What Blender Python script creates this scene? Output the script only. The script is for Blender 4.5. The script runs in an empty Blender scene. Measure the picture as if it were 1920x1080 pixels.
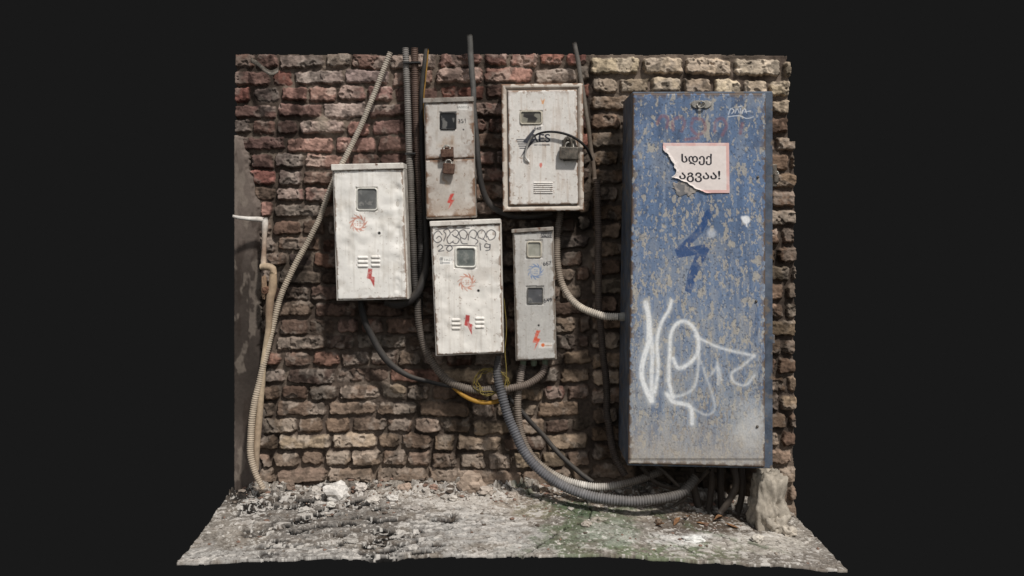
import bpy, bmesh, math, random
import numpy as np
from mathutils import Vector, noise as mnoise
random.seed(7); RS=np.random.RandomState(7)
D=5.0; S=360.0; H0=1.43; HY=400.0
scene=bpy.context.scene
scene.view_settings.view_transform='Standard'
scene.view_settings.look='None'
scene.view_settings.exposure=0

def P(px,py,d):
    px=np.asarray(px,float); py=np.asarray(py,float); d=np.asarray(d,float)
    px,py,d=np.broadcast_arrays(px,py,d)
    s=(D-d)/D
    return np.stack([(px-960)/S*s,-d,H0+(HY-py)/S*s],-1)
def C(r,g,b):
    out=[]
    for v in (r,g,b):
        v=v/255.0
        out.append(v/12.92 if v<=0.04045 else ((v+0.055)/1.055)**2.4)
    return np.array(out)
TAB=np.random.RandomState(3).rand(512,512)
def vn(x,y,sx,sy,seed=0):
    x=x/sx+seed*17.31+1000; y=y/sy+seed*31.77+1000
    xi=np.floor(x).astype(int); yi=np.floor(y).astype(int)
    fx=x-xi; fy=y-yi; fx=fx*fx*(3-2*fx); fy=fy*fy*(3-2*fy)
    a=TAB[yi%512,xi%512]; b=TAB[yi%512,(xi+1)%512]
    c=TAB[(yi+1)%512,xi%512]; e=TAB[(yi+1)%512,(xi+1)%512]
    return (a*(1-fx)+b*fx)*(1-fy)+(c*(1-fx)+e*fx)*fy
def fbm(x,y,sc,octv=4,seed=0,sy=None):
    sy=sc if sy is None else sy
    t=0;amp=1.0;n=0
    for o in range(octv):
        t=t+amp*vn(x,y,sc/2**o,sy/2**o,seed+o*3.1); n+=amp; amp*=0.55
    return t/n
def sm(e0,e1,x):
    t=np.clip((x-e0)/(e1-e0),0,1); return t*t*(3-2*t)

# ---------------------------------------------------------------- materials
def mat_attr(name,rough=0.8,bump=0.25,bscale=180,var=0.25,vscale=90,metal=0.0,spec=0.3,bdist=0.002):
    m=bpy.data.materials.new(name); m.use_nodes=True; nt=m.node_tree; N=nt.nodes; L=nt.links
    b=N['Principled BSDF']; b.inputs['Roughness'].default_value=rough; b.inputs['Metallic'].default_value=metal
    b.inputs['Specular IOR Level'].default_value=spec
    at=N.new('ShaderNodeAttribute'); at.attribute_name='Col'
    tc=N.new('ShaderNodeTexCoord')
    n1=N.new('ShaderNodeTexNoise'); n1.inputs['Scale'].default_value=vscale; n1.inputs['Detail'].default_value=6
    L.new(tc.outputs['Object'],n1.inputs['Vector'])
    mr=N.new('ShaderNodeMapRange'); mr.inputs[1].default_value=0.25; mr.inputs[2].default_value=0.75
    mr.inputs[3].default_value=1-var; mr.inputs[4].default_value=1+var
    L.new(n1.outputs['Fac'],mr.inputs[0])
    mx=N.new('ShaderNodeVectorMath'); mx.operation='SCALE'
    L.new(at.outputs['Color'],mx.inputs[0]); L.new(mr.outputs[0],mx.inputs['Scale'])
    L.new(mx.outputs[0],b.inputs['Base Color'])
    n2=N.new('ShaderNodeTexNoise'); n2.inputs['Scale'].default_value=bscale; n2.inputs['Detail'].default_value=5
    L.new(tc.outputs['Object'],n2.inputs['Vector'])
    bp=N.new('ShaderNodeBump'); bp.inputs['Strength'].default_value=bump; bp.inputs['Distance'].default_value=bdist
    L.new(n2.outputs['Fac'],bp.inputs['Height']); L.new(bp.outputs[0],b.inputs['Normal'])
    return m
def mat_proc(name,c1,c2,scale=12,rough=0.7,bump=0.3,metal=0.0,rust=None,rlo=0.58,rhi=0.68,lo=0.35,hi=0.65):
    m=bpy.data.materials.new(name); m.use_nodes=True; nt=m.node_tree; N=nt.nodes; L=nt.links
    b=N['Principled BSDF']; b.inputs['Roughness'].default_value=rough; b.inputs['Metallic'].default_value=metal
    b.inputs['Specular IOR Level'].default_value=0.3
    tc=N.new('ShaderNodeTexCoord')
    n1=N.new('ShaderNodeTexNoise'); n1.inputs['Scale'].default_value=scale; n1.inputs['Detail'].default_value=8; n1.inputs['Roughness'].default_value=0.65
    L.new(tc.outputs['Object'],n1.inputs['Vector'])
    cr=N.new('ShaderNodeValToRGB'); cr.color_ramp.elements[0].position=lo; cr.color_ramp.elements[1].position=hi
    cr.color_ramp.elements[0].color=(*c1,1); cr.color_ramp.elements[1].color=(*c2,1)
    L.new(n1.outputs['Fac'],cr.inputs[0]); out=cr.outputs[0]
    if rust is not None:
        n3=N.new('ShaderNodeTexNoise'); n3.inputs['Scale'].default_value=scale*2.3; n3.inputs['Detail'].default_value=8
        L.new(tc.outputs['Object'],n3.inputs['Vector'])
        r2=N.new('ShaderNodeMapRange'); r2.inputs[1].default_value=rlo; r2.inputs[2].default_value=rhi
        L.new(n3.outputs['Fac'],r2.inputs[0])
        mx=N.new('ShaderNodeMix'); mx.data_type='RGBA'
        L.new(r2.outputs[0],mx.inputs[0]); L.new(out,mx.inputs[6]); mx.inputs[7].default_value=(*rust,1)
        out=mx.outputs[2]
    L.new(out,b.inputs['Base Color'])
    n2=N.new('ShaderNodeTexNoise'); n2.inputs['Scale'].default_value=scale*10; n2.inputs['Detail'].default_value=5
    L.new(tc.outputs['Object'],n2.inputs['Vector'])
    bp=N.new('ShaderNodeBump'); bp.inputs['Strength'].default_value=bump; bp.inputs['Distance'].default_value=0.003
    L.new(n2.outputs['Fac'],bp.inputs['Height']); L.new(bp.outputs[0],b.inputs['Normal'])
    return m
RUST=C(98,70,54)
M_brick=mat_attr('brick',0.95,0.6,110,0.24,70,spec=0.1,bdist=0.004)
M_plaster=mat_attr('plaster',0.95,0.4,90,0.15,60,spec=0.1)
M_floor=mat_attr('dusty_ground',0.95,0.35,140,0.22,110,spec=0.1,bdist=0.003)
M_white=mat_attr('thick_white_paint',0.55,0.2,70,0.04,60,spec=0.35)
M_paint=mat_attr('old_paint',0.6,0.25,120,0.08,90,spec=0.3)
M_blue=mat_attr('blue_paint',0.6,0.3,110,0.14,120,spec=0.25)
M_cable=mat_attr('plastic_conduit',0.65,0.2,200,0.2,60,spec=0.25)
M_glass=mat_attr('meter_glass',0.3,0.05,80,0.1,60,spec=0.5)
M_paper=mat_attr('paper',0.8,0.15,100,0.05,60,spec=0.2)
M_stone=mat_attr('rubble',0.95,0.5,90,0.2,60,spec=0.1,bdist=0.004)
B_white=mat_proc('white_box_shell',C(165,158,148),C(205,198,188),14,0.6,0.3,rust=RUST,rlo=0.62,rhi=0.72)
B_rim_white=mat_proc('white_lid',C(185,176,166),C(216,210,200),20,0.55,0.4,rust=RUST,rlo=0.62,rhi=0.72)
B_grey=mat_proc('grey_box_shell',C(112,104,96),C(156,148,138),14,0.65,0.3,rust=RUST,rlo=0.58,rhi=0.7)
B_beige=mat_proc('beige_box_shell',C(158,146,132),C(190,180,166),10,0.65,0.3,rust=RUST,rlo=0.6,rhi=0.7)
B_blue=mat_proc('blue_box_shell',C(50,58,70),C(92,100,112),9,0.6,0.4,rust=C(104,94,84),rlo=0.54,rhi=0.64)
B_metal=mat_proc('weathered_steel',C(60,56,50),C(112,104,94),40,0.5,0.3,0.3,rust=RUST,rlo=0.6,rhi=0.75)
B_steel=mat_proc('galvanised_steel',C(120,116,110),C(165,160,150),40,0.45,0.2,0.4,rust=RUST,rlo=0.62,rhi=0.72)
B_dark=mat_proc('dark_metal',C(30,28,27),C(55,50,46),40,0.55,0.3,0.2)
B_rust=mat_proc('rusty_lock',C(66,44,34),C(108,84,70),60,0.8,0.5,0.1)
B_frame=mat_proc('painted_frame',C(200,196,186),C(222,218,208),40,0.6,0.3)
B_framed=mat_proc('dark_frame',C(90,88,84),C(122,118,112),40,0.6,0.3)
B_frameb=mat_proc('beige_frame',C(160,152,136),C(186,178,162),40,0.6,0.3)
B_leaf=mat_proc('dry_leaf',C(96,66,44),C(140,104,72),60,0.8,0.4)
B_yellow=mat_proc('yellow_plastic',C(128,94,32),C(166,124,46),30,0.6,0.1)
B_wire=mat_proc('olive_wire',C(90,78,38),C(132,114,58),40,0.6,0.1)
B_black=mat_proc('black_rubber',C(26,25,25),C(48,46,44),30,0.5,0.1)

# ---------------------------------------------------------------- objects
WORG={}
def register(ob,org,parent):
    scene.collection.objects.link(ob); WORG[ob.name]=np.array(org,float)
    if parent is not None:
        ob.parent=parent; ob.location=Vector(np.array(org)-WORG[parent.name])
    else: ob.location=Vector(org)
def meta(ob,label,cat,group=None,kind=None):
    if label: ob['label']=label
    if cat: ob['category']=cat
    if group: ob['group']=group
    if kind: ob['kind']=kind
def thing(name,org,label,cat,group=None):
    e=bpy.data.objects.new(name,None); e.empty_display_size=0.1
    register(e,org,None); meta(e,label,cat,group); return e
def mk(name,V,F,mat,parent=None,cols=None,smooth=True,bevel=0,label=None,base=False):
    V=np.asarray(V,float).reshape(-1,3)
    org=(V.min(0)+V.max(0))/2
    if base: org[2]=V[:,2].min()
    me=bpy.data.meshes.new(name)
    L=V-org
    if isinstance(F,np.ndarray):
        n=len(F); me.vertices.add(len(L)); me.vertices.foreach_set('co',L.astype(np.float32).ravel())
        me.loops.add(n*4); me.polygons.add(n)
        me.polygons.foreach_set('loop_start',np.arange(0,n*4,4,dtype=np.int32))
        me.loops.foreach_set('vertex_index',F.astype(np.int32).ravel())
        me.update(calc_edges=True)
    else:
        me.from_pydata([tuple(v) for v in L],[],[tuple(f) for f in F]); me.update()
    if cols is not None:
        a=me.color_attributes.new('Col','FLOAT_COLOR','POINT')
        cc=np.ones((len(L),4),np.float32); cc[:,:3]=np.asarray(cols).reshape(-1,3)
        a.data.foreach_set('color',cc.ravel())
    if smooth: me.polygons.foreach_set('use_smooth',np.ones(len(me.polygons),bool))
    me.materials.append(mat)
    ob=bpy.data.objects.new(name,me); register(ob,org,parent)
    if bevel:
        md=ob.modifiers.new('bevel','BEVEL'); md.width=bevel; md.segments=2; md.limit_method='ANGLE'
    if label: ob['label']=label
    return ob
def grid(name,V,cols,mat,parent=None,fmask=None,skirt=0.0,skirtvec=(0,1,0),label=None,smooth=True):
    H,W=V.shape[:2]; idx=np.arange(H*W).reshape(H,W)
    q=np.stack([idx[:-1,:-1],idx[1:,:-1],idx[1:,1:],idx[:-1,1:]],-1)
    if fmask is not None: q=q[fmask]
    else: q=q.reshape(-1,4)
    VV=V.reshape(-1,3); CC=cols.reshape(-1,3)
    if skirt>0:
        e=np.concatenate([q[:,[0,1]],q[:,[1,2]],q[:,[2,3]],q[:,[3,0]]])
        k=np.minimum(e[:,0],e[:,1]).astype(np.int64)*(H*W)+np.maximum(e[:,0],e[:,1])
        u,inv,cnt=np.unique(k,return_inverse=True,return_counts=True)
        be=e[cnt[inv]==1]
        vs=np.unique(be); mp=np.full(H*W,-1); mp[vs]=np.arange(len(vs))+H*W
        VV=np.concatenate([VV,VV[vs]+np.array(skirtvec)*skirt]); CC=np.concatenate([CC,CC[vs]*0.8])
        sk=np.stack([be[:,1],be[:,0],mp[be[:,0]],mp[be[:,1]]],-1)
        q=np.concatenate([q,sk])
    used=np.unique(q); mp=np.full(len(VV),-1); mp[used]=np.arange(len(used))
    return mk(name,VV[used],mp[q],mat,parent,CC[used],smooth=smooth,label=label)
def boxq(name,quad,d0,d1,mat,parent=None,bevel=0.004,label=None):
    q=np.array(quad,float); f=P(q[:,0],q[:,1],d1); b=f.copy(); b[:,1]=-d0
    V=np.concatenate([f,b])
    F=[(0,3,2,1),(4,5,6,7),(0,1,5,4),(1,2,6,5),(2,3,7,6),(3,0,4,7)]
    return mk(name,V,F,mat,parent,smooth=False,bevel=bevel,label=label)
def rect(x0,y0,x1,y1): return [(x0,y0),(x1,y0),(x1,y1),(x0,y1)]

def smooth_pts(pts,n=8):
    p=np.array(pts,float); out=[]
    q=np.vstack([2*p[0]-p[1],p,2*p[-1]-p[-2]])
    for i in range(1,len(q)-2):
        for t in np.linspace(0,1,n,endpoint=False):
            a,b,c,e=q[i-1],q[i],q[i+1],q[i+2]
            out.append(0.5*((2*b)+(-a+c)*t+(2*a-5*b+4*c-e)*t*t+(-a+3*b-3*c+e)*t**3))
    out.append(p[-1]); return np.array(out)

class Cv:
    def __init__(s,quad,step=1.0):
        q=np.array(quad,float); TL,TR,BR,BL=q
        s.w=np.linalg.norm(TR-TL); s.hh=np.linalg.norm(BL-TL)
        W=max(3,int(s.w/step)+1); H=max(3,int(s.hh/step)+1)
        u=np.linspace(0,1,W)[None,:,None]; v=np.linspace(0,1,H)[:,None,None]
        p=(TL*(1-u)+TR*u)*(1-v)+(BL*(1-u)+BR*u)*v
        s.PX=p[...,0]; s.PY=p[...,1]; s.h=np.zeros(s.PX.shape); s.c=np.zeros(s.PX.shape+(3,))
        uu=np.broadcast_to(u[...,0],s.PX.shape); vv=np.broadcast_to(v[...,0],s.PX.shape)
        s.u=uu; s.v=vv
        s.eu=np.minimum(uu,1-uu)*s.w; s.ev=np.minimum(vv,1-vv)*s.hh; s.e=np.minimum(s.eu,s.ev)
    def paint(s,m,col,a=1.0):
        m=np.clip(m*a,0,1)[...,None]; s.c=s.c*(1-m)+np.asarray(col)*m
    def crop(s,x0,y0,x1,y1):
        m=(s.PX>=x0)&(s.PX<=x1)&(s.PY>=y0)&(s.PY<=y1); r=np.where(m.any(1))[0]; c=np.where(m.any(0))[0]
        if len(r)==0 or len(c)==0: return None
        return slice(r[0],r[-1]+1),slice(c[0],c[-1]+1)
    def stroke(s,pts,w,col=None,a=1.0,soft=0.8,curve=True,wear=0.0,seed=1):
        p=smooth_pts(pts,8) if curve and len(pts)>2 else np.array(pts,float)
        out=np.zeros(s.PX.shape); g=w+soft+2
        sl=s.crop(p[:,0].min()-g,p[:,1].min()-g,p[:,0].max()+g,p[:,1].max()+g)
        if sl is None: return out
        X=s.PX[sl]; Y=s.PY[sl]; dm=np.full(X.shape,1e9)
        for i in range(len(p)-1):
            a0,b0=p[i],p[i+1]; ab=b0-a0; l=max(ab@ab,1e-9)
            t=np.clip(((X-a0[0])*ab[0]+(Y-a0[1])*ab[1])/l,0,1)
            dm=np.minimum(dm,np.hypot(X-a0[0]-t*ab[0],Y-a0[1]-t*ab[1]))
        m=1-sm(w/2-soft,w/2+soft,dm)
        if wear>0: m=m*(1-wear*sm(0.5,0.7,fbm(X,Y,5,3,seed)))
        out[sl]=m
        if col is not None: s.paint(out,col,a)
        return out
    def poly(s,pts,col=None,a=1.0):
        p=np.array(pts,float); acc=np.zeros(s.PX.shape)
        for ox,oy in ((-.3,-.3),(.3,-.3),(-.3,.3),(.3,.3)):
            X=s.PX+ox; Y=s.PY+oy; ins=np.zeros(X.shape,bool); j=len(p)-1
            for i in range(len(p)):
                xi,yi=p[i]; xj,yj=p[j]
                if yi!=yj:
                    c=((yi>Y)!=(yj>Y))&(X<(xj-xi)*(Y-yi)/(yj-yi)+xi); ins^=c
                j=i
            acc+=ins*0.25
        if col is not None: s.paint(acc,col,a)
        return acc
    def disc(s,x,y,r,col=None,a=1,soft=0.7):
        m=1-sm(r-soft,r+soft,np.hypot(s.PX-x,s.PY-y))
        if col is not None: s.paint(m,col,a)
        return m
    def text(s,txt,cx,cy,h,col,a=1.0,bold=0.0,rot=0,wscale=1.0,wear=0,width=None):
        # bold = extra stroke thickness in layout units, done by dilating the raster
        cu=bpy.data.curves.new('tmp','FONT'); cu.body=txt; cu.size=1
        ob=bpy.data.objects.new('tmp',cu); scene.collection.objects.link(ob)
        dg=bpy.context.evaluated_depsgraph_get(); me=bpy.data.meshes.new_from_object(ob.evaluated_get(dg))
        bpy.data.objects.remove(ob); bpy.data.curves.remove(cu)
        if me is None or len(me.vertices)==0: return
        v=np.zeros(len(me.vertices)*3); me.vertices.foreach_get('co',v); v=v.reshape(-1,3)[:,:2]
        me.calc_loop_triangles(); T=np.array([t.vertices[:] for t in me.loop_triangles])
        bpy.data.meshes.remove(me)
        lo=v.min(0); hi=v.max(0); k=h/(hi[1]-lo[1]); v=(v-(lo+hi)/2)*k
        v[:,0]*=(wscale if width is None else width/(v[:,0].max()-v[:,0].min()))
        cr,sr=math.cos(math.radians(rot)),math.sin(math.radians(rot))
        x=v[:,0]*cr-v[:,1]*sr; y=v[:,0]*sr+v[:,1]*cr
        X0=cx+x; Y0=cy-y
        sl=s.crop(X0.min()-2,Y0.min()-2,X0.max()+2,Y0.max()+2)
        if sl is None: return
        X=s.PX[sl]; Y=s.PY[sl]
        def ras(ox,oy):
            m=np.zeros(X.shape,bool); XX=X+ox; YY=Y+oy
            for t in T:
                ax,bx,cx2=X0[t]; ay,by,cy2=Y0[t]
                if abs((bx-ax)*(cy2-ay)-(cx2-ax)*(by-ay))<1e-7: continue
                d1=(XX-bx)*(ay-by)-(ax-bx)*(YY-by); d2=(XX-cx2)*(by-cy2)-(bx-cx2)*(YY-cy2); d3=(XX-ax)*(cy2-ay)-(cx2-ax)*(YY-ay)
                m|=~(((d1<0)|(d2<0)|(d3<0))&((d1>0)|(d2>0)|(d3>0)))
            return m
        acc=np.zeros(X.shape)
        for ox,oy in ((-.25,-.25),(.25,-.25),(-.25,.25),(.25,.25)): acc+=ras(ox,oy)*0.25
        if bold:
            for ox,oy in ((bold,0),(-bold,0),(0,bold*.7),(0,-bold*.7)): acc=np.maximum(acc,ras(ox,oy)*0.95)
        if wear: acc*=1-wear*sm(0.5,0.65,fbm(X,Y,4,3,9))
        out=np.zeros(s.PX.shape); out[sl]=acc; s.paint(out,col,a)
    def sun(s,cx,cy,R,col,a=0.85):
        dx=s.PX-cx; dy=s.PY-cy; r=np.hypot(dx,dy); th=np.arctan2(dy,dx)
        r0=R*0.62
        ring=sm(r0-2.4,r0-1.2,r)*(1-sm(r0,r0+1,r))
        t=np.clip((r-r0)/(R-r0),0,1)
        fr=(th*11/(2*math.pi)+t*0.55)%1.0
        sp=((fr<(0.85*(1-t*0.9)))&(r>r0)&(r<R)).astype(float)
        m=np.maximum(ring,sp)
        for k,(yy,w) in enumerate(((-3,5),(0.5,8),(4,6))):
            m=np.maximum(m,((np.abs(dy-yy)<1.0)&(np.abs(dx)<w*R/17)&((np.floor(dx/1.6)%3)>0))*0.8)
        m=m*(1-0.45*sm(0.5,0.65,fbm(s.PX,s.PY,6,3,4)))
        s.paint(m,col,a)
    def louver(s,x0,x1,y,hh=3.0,amp=0.005):
        X=s.PX; Y=s.PY; cx=(x0+x1)/2; hw=(x1-x0)/2
        q=np.maximum(np.abs(X-cx)-hw+hh,0); dd=np.hypot(q,Y-y)
        prof=1-sm(hh*0.3,hh,dd); s.h+=amp*prof
        s.paint((1-sm(0.5,1.8,np.abs(Y-(y+hh))))*(np.abs(X-cx)<hw-1),C(120,112,104),0.3)
    def flat(s,x0,y0,x1,y1,hv=-0.004):
        m=(s.PX>x0)&(s.PX<x1)&(s.PY>y0)&(s.PY<y1); s.h[m]=hv
    def base(s,col,var=0.06,seed=1,sc=40):
        n=fbm(s.PX,s.PY,sc,5,seed)-0.5
        s.c=np.asarray(col)*(1+n[...,None]*2*var)
    def rustedge(s,col,width=4,dens=0.52,seed=2,a=0.9):
        n=fbm(s.PX,s.PY,9,4,seed)
        m=sm(dens,dens+0.08,n+0.35*np.exp(-s.e/width)-0.1)*np.exp(-s.e/(width*1.6))*1.6
        s.paint(m,col,a)
    def spots(s,col,thr=0.72,sc=5,seed=5,a=0.8,sy=None):
        n=fbm(s.PX,s.PY,sc,3,seed,sy); s.paint(sm(thr,thr+0.05,n),col,a)
    def drips(s,col,a=0.3,seed=90,sx=5,sy=90,lo=.56,hi=.72):
        s.paint(sm(lo,hi,fbm(s.PX,s.PY,sx,4,seed,sy)),col,a)
    def build(s,name,d,mat,parent,skirt=0.01,label=None,round_=2.5,ramp=0.004):
        h=s.h-ramp*(1-sm(0,round_,s.e))
        V=P(s.PX,s.PY,d+h)
        V0=P(s.PX,s.PY,d); V[...,0]=V0[...,0]; V[...,2]=V0[...,2]
        return grid(name,V,s.c,mat,parent,skirt=skirt,label=label)

def window(parent,x0,y0,x1,y1,d,fmat,gfun,fw=3,r=4,fh=0.006,glabel=None):
    cx,cy=(x0+x1)/2,(y0+y1)/2
    def loop(hw,hh,rr):
        pts=[]
        for k,(sx,sy) in enumerate(((1,-1),(1,1),(-1,1),(-1,-1))):
            a0=[-90,0,90,180][k]
            for t in range(5):
                a=math.radians(a0+t*22.5); pts.append((cx+sx*(hw-rr)+rr*math.cos(a),cy+sy*(hh-rr)+rr*math.sin(a)))
        return np.array(pts)
    hw,hh=(x1-x0)/2,(y1-y0)/2
    o=loop(hw+fw,hh+fw,r+fw*0.6); i=loop(hw,hh,r); o2=loop(hw+fw*0.6,hh+fw*0.6,r+fw*.4)
    n=len(o)
    V=np.concatenate([P(o[:,0],o[:,1],d-0.004),P(o2[:,0],o2[:,1],d+fh),P(i[:,0],i[:,1],d+fh*0.8),P(i[:,0],i[:,1],d-0.006)])
    F=[]
    for k in range(3):
        for j in range(n):
            j2=(j+1)%n; F.append((k*n+j,(k+1)*n+j,(k+1)*n+j2,k*n+j2))
    w=mk('window',V,F,fmat,parent,smooth=True)
    g=Cv(rect(x0-1,y0-1,x1+1,y1+1),0.8); gfun(g)
    g.h=(fbm(g.PX,g.PY,20,2,3)-0.5)*0.001
    g.build('glass',d-0.001,M_glass,w,skirt=0.002,ramp=0,label=glabel)
    return w

def tube(name,pts,mat=None,label='',cat='cable',cols=(C(70,66,62),),ridge=0.0,pitch=0.011,sides=12,group=None,parent=None,dust=0.25):
    p=smooth_pts([(a[0],a[1],a[2],a[3]) for a in pts],14)
    W=P(p[:,0],p[:,1],p[:,2]); r=p[:,3]/S
    seg=np.linalg.norm(np.diff(W,axis=0),axis=1); s=np.concatenate([[0],np.cumsum(seg)]); Lt=s[-1]
    st=pitch/4 if ridge>0 else 0.012
    n=max(6,int(Lt/st)); t=np.linspace(0,Lt,n)
    Q=np.stack([np.interp(t,s,W[:,k]) for k in range(3)],-1); R=np.interp(t,s,r)
    if Lt>0.3:
        wob=np.stack([vn(t,t*0,0.09,1,len(pts)+k*7)-0.5 for k in range(3)],-1)*0.006; env=np.clip(np.minimum(t,Lt-t)/0.08,0,1)[:,None]; Q=Q+wob*env
    T=np.gradient(Q,axis=0); T/=np.linalg.norm(T,axis=1)[:,None]+1e-12
    if ridge>0: R=R*(1+ridge*np.sin(2*math.pi*t/pitch))
    N=np.zeros_like(Q); up=np.array([0,-1,0.01]); v=up-T[0]*(up@T[0]); v/=np.linalg.norm(v); N[0]=v
    for i in range(1,n):
        v=N[i-1]-T[i]*(N[i-1]@T[i]); v/=np.linalg.norm(v)+1e-12; N[i]=v
    B=np.cross(T,N); a=np.arange(sides)*2*math.pi/sides
    dirv=N[:,None]*np.cos(a)[None,:,None]+B[:,None]*np.sin(a)[None,:,None]
    V=Q[:,None]+dirv*R[:,None,None]
    cs=np.array(cols); tt=np.linspace(0,1,len(cs)); ct=np.stack([np.interp(t/Lt,tt,cs[:,k]) for k in range(3)],-1)
    nz=fbm(t*300,t*0+7,9,4,len(pts)); ct=ct*(0.72+0.56*nz[:,None])
    cc=np.repeat(ct[:,None],sides,1)
    if ridge>0: cc=cc*(1+0.28*np.sin(2*math.pi*t/pitch))[:,None,None]
    if dust:
        k=np.clip(dirv[...,2],0,1)[...,None]*dust; cc=cc*(1-k)+C(132,122,110)*k
    idx=np.arange(n*sides).reshape(n,sides); j2=np.roll(idx,-1,1)
    F=np.stack([idx[:-1],idx[1:],j2[1:],j2[:-1]],-1).reshape(-1,4)[:,::-1]
    V2=np.concatenate([V.reshape(-1,3),Q[:1],Q[-1:]]); c2=np.concatenate([cc.reshape(-1,3),ct[:1]*0.4,ct[-1:]*0.4])
    F2=[tuple(f) for f in F]
    A=n*sides
    for j in range(sides):
        k=(j+1)%sides
        F2.append((A,int(idx[0,j]),int(idx[0,k]))); F2.append((A+1,int(idx[-1,k]),int(idx[-1,j])))
    ob=mk(name,V2,F2,mat or M_cable,parent,c2)
    if parent is None: meta(ob,label,cat,group)
    elif label: ob['label']=label
    return ob

def padlock(parent,cx,cy,w,h,d,mat,tilt=0,shr=None):
    c,s_=math.cos(tilt),math.sin(tilt)
    pts=[(-w/2,-h/2),(w/2,-h/2),(w/2,h/2),(-w/2,h/2)]
    q=[(cx+a*c-b*s_,cy+a*s_+b*c) for a,b in pts]
    b=boxq('padlock',q,d,d+0.028,mat,parent,0.005)
    sr=shr or w*0.3
    arc=[]
    for k in range(9):
        a=math.pi*k/8; arc.append((cx-sr*math.cos(a),cy-h/2+2-sr*1.1*math.sin(a)-(0 if k in(0,8) else 2),d+0.014,1.8))
    tube('shackle',arc,B_steel,parent=b,label='',cols=(C(120,115,108),),sides=8,dust=0)
    return b

# ================================================================= WALL
st=1.3
xs=np.arange(441,1493,st); ys=np.arange(99,990,st)
PX,PY=np.meshgrid(xs,ys)
und=(fbm(PX,PY*0.4,260,2,11)-0.5)*16
wx=PX+(fbm(PX,PY,20,3,21)-0.5)*9
wy=PY+(fbm(PX,PY,16,3,22)-0.5)*6+und
mort=-0.032+0.022*(fbm(PX,PY,14,4,31)-0.5)+0.034*(fbm(PX,PY,60,2,32)-0.5)
Hh=mort.copy()
col=np.zeros(PX.shape+(3,))
mn=fbm(PX,PY,12,4,33)
col[:]=C(82,70,61)*(0.5+0.95*mn[...,None])
mortlight=sm(0.5,0.64,fbm(PX,PY,60,3,34))[...,None]
col=col*(1-mortlight*0.55)+C(126,111,97)*(0.7+0.6*mn[...,None])*mortlight*0.55
pal_ul=[C(148,114,102),C(134,104,92),C(164,142,130),C(108,84,75),C(146,98,84),C(140,122,110),C(156,116,102)]
pal_mid=[C(122,98,84),C(104,85,74),C(134,113,98),C(110,95,84),C(126,94,80)]
pal_low=[C(142,119,100),C(126,105,89),C(152,131,111),C(132,115,99),C(116,96,81)]
pal_rt=[C(200,180,152),C(184,163,137),C(206,188,162),C(174,154,130)]
pal_rs=[C(140,114,94),C(152,128,106),C(126,101,83),C(160,140,118)]
nA=fbm(PX,PY,9,4,41); nB=fbm(PX,PY,26,4,42); nC=fbm(PX,PY,5,3,43); nE=fbm(PX,PY,7,3,44); nR=fbm(PX,PY,13,4,45,5)
def brick(xa,xb,yc,hh,pal,hb,darker=1.0,rr=None):
    cx=(xa+xb)/2; hw=(xb-xa)/2
    g=16
    j0=max(0,int((xa-g-xs[0])/st)); j1=min(len(xs),int((xb+g-xs[0])/st)+1)
    i0=max(0,int((yc-hh-g-8-ys[0])/st)); i1=min(len(ys),int((yc+hh+g+8-ys[0])/st)+1)
    if i1<=i0 or j1<=j0: return
    sl=(slice(i0,i1),slice(j0,j1)); X=wx[sl]-cx; Y=wy[sl]-yc
    a=random.uniform(-0.04,0.04); X,Y=X+Y*a,Y-X*a
    r=rr or random.uniform(4,10)
    qx=np.abs(X)-hw+r; qy=np.abs(Y)-hh+r
    sd=np.hypot(np.maximum(qx,0),np.maximum(qy,0))+np.minimum(np.maximum(qx,qy),0)-r
    sd=sd+(nE[sl]-0.5)*6
    prof=sm(0.6,-3.6,sd)
    tiltx=random.uniform(-1,1)*0.006; tilty=random.uniform(-1,1)*0.005
    face=hb+tiltx*X/hw+tilty*Y/hh+0.012*(nB[sl]-0.5)+0.008*(nA[sl]-0.5)+0.006*(nR[sl]-.5)-0.004*(np.abs(Y)/hh)**3
    chip=sm(0.60,0.66,nB[sl]+random.uniform(-.06,.05))*0.012
    hcand=mort[sl]*(1-prof)+(face-chip)*prof
    up=hcand>Hh[sl]
    Hh[sl]=np.where(prof>0.02,np.maximum(Hh[sl],hcand),Hh[sl])
    c=random.choice(pal)*random.uniform(0.68,1.16)*darker
    c=c*np.array([1,random.uniform(.97,1.03),random.uniform(.95,1.05)])
    cc=c*(0.50+0.5*nA[sl]+0.55*nC[sl])[...,None]
    dust=sm(0.48,0.62,nB[sl]+random.uniform(-.1,.08))[...,None]
    cc=cc*(1-dust*0.45)+(C(164,151,138)*darker)*dust*0.45
    dk=sm(0.56,0.66,fbm(X+cx,Y+yc*1.3,13,3,random.randint(1,50)))[...,None]; cc=cc*(1-0.5*dk)
    m=(sm(0.4,-2.0,sd)*(up|(prof>0.4)))[...,None]
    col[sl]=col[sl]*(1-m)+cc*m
rowy=110.0; k=0
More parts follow.
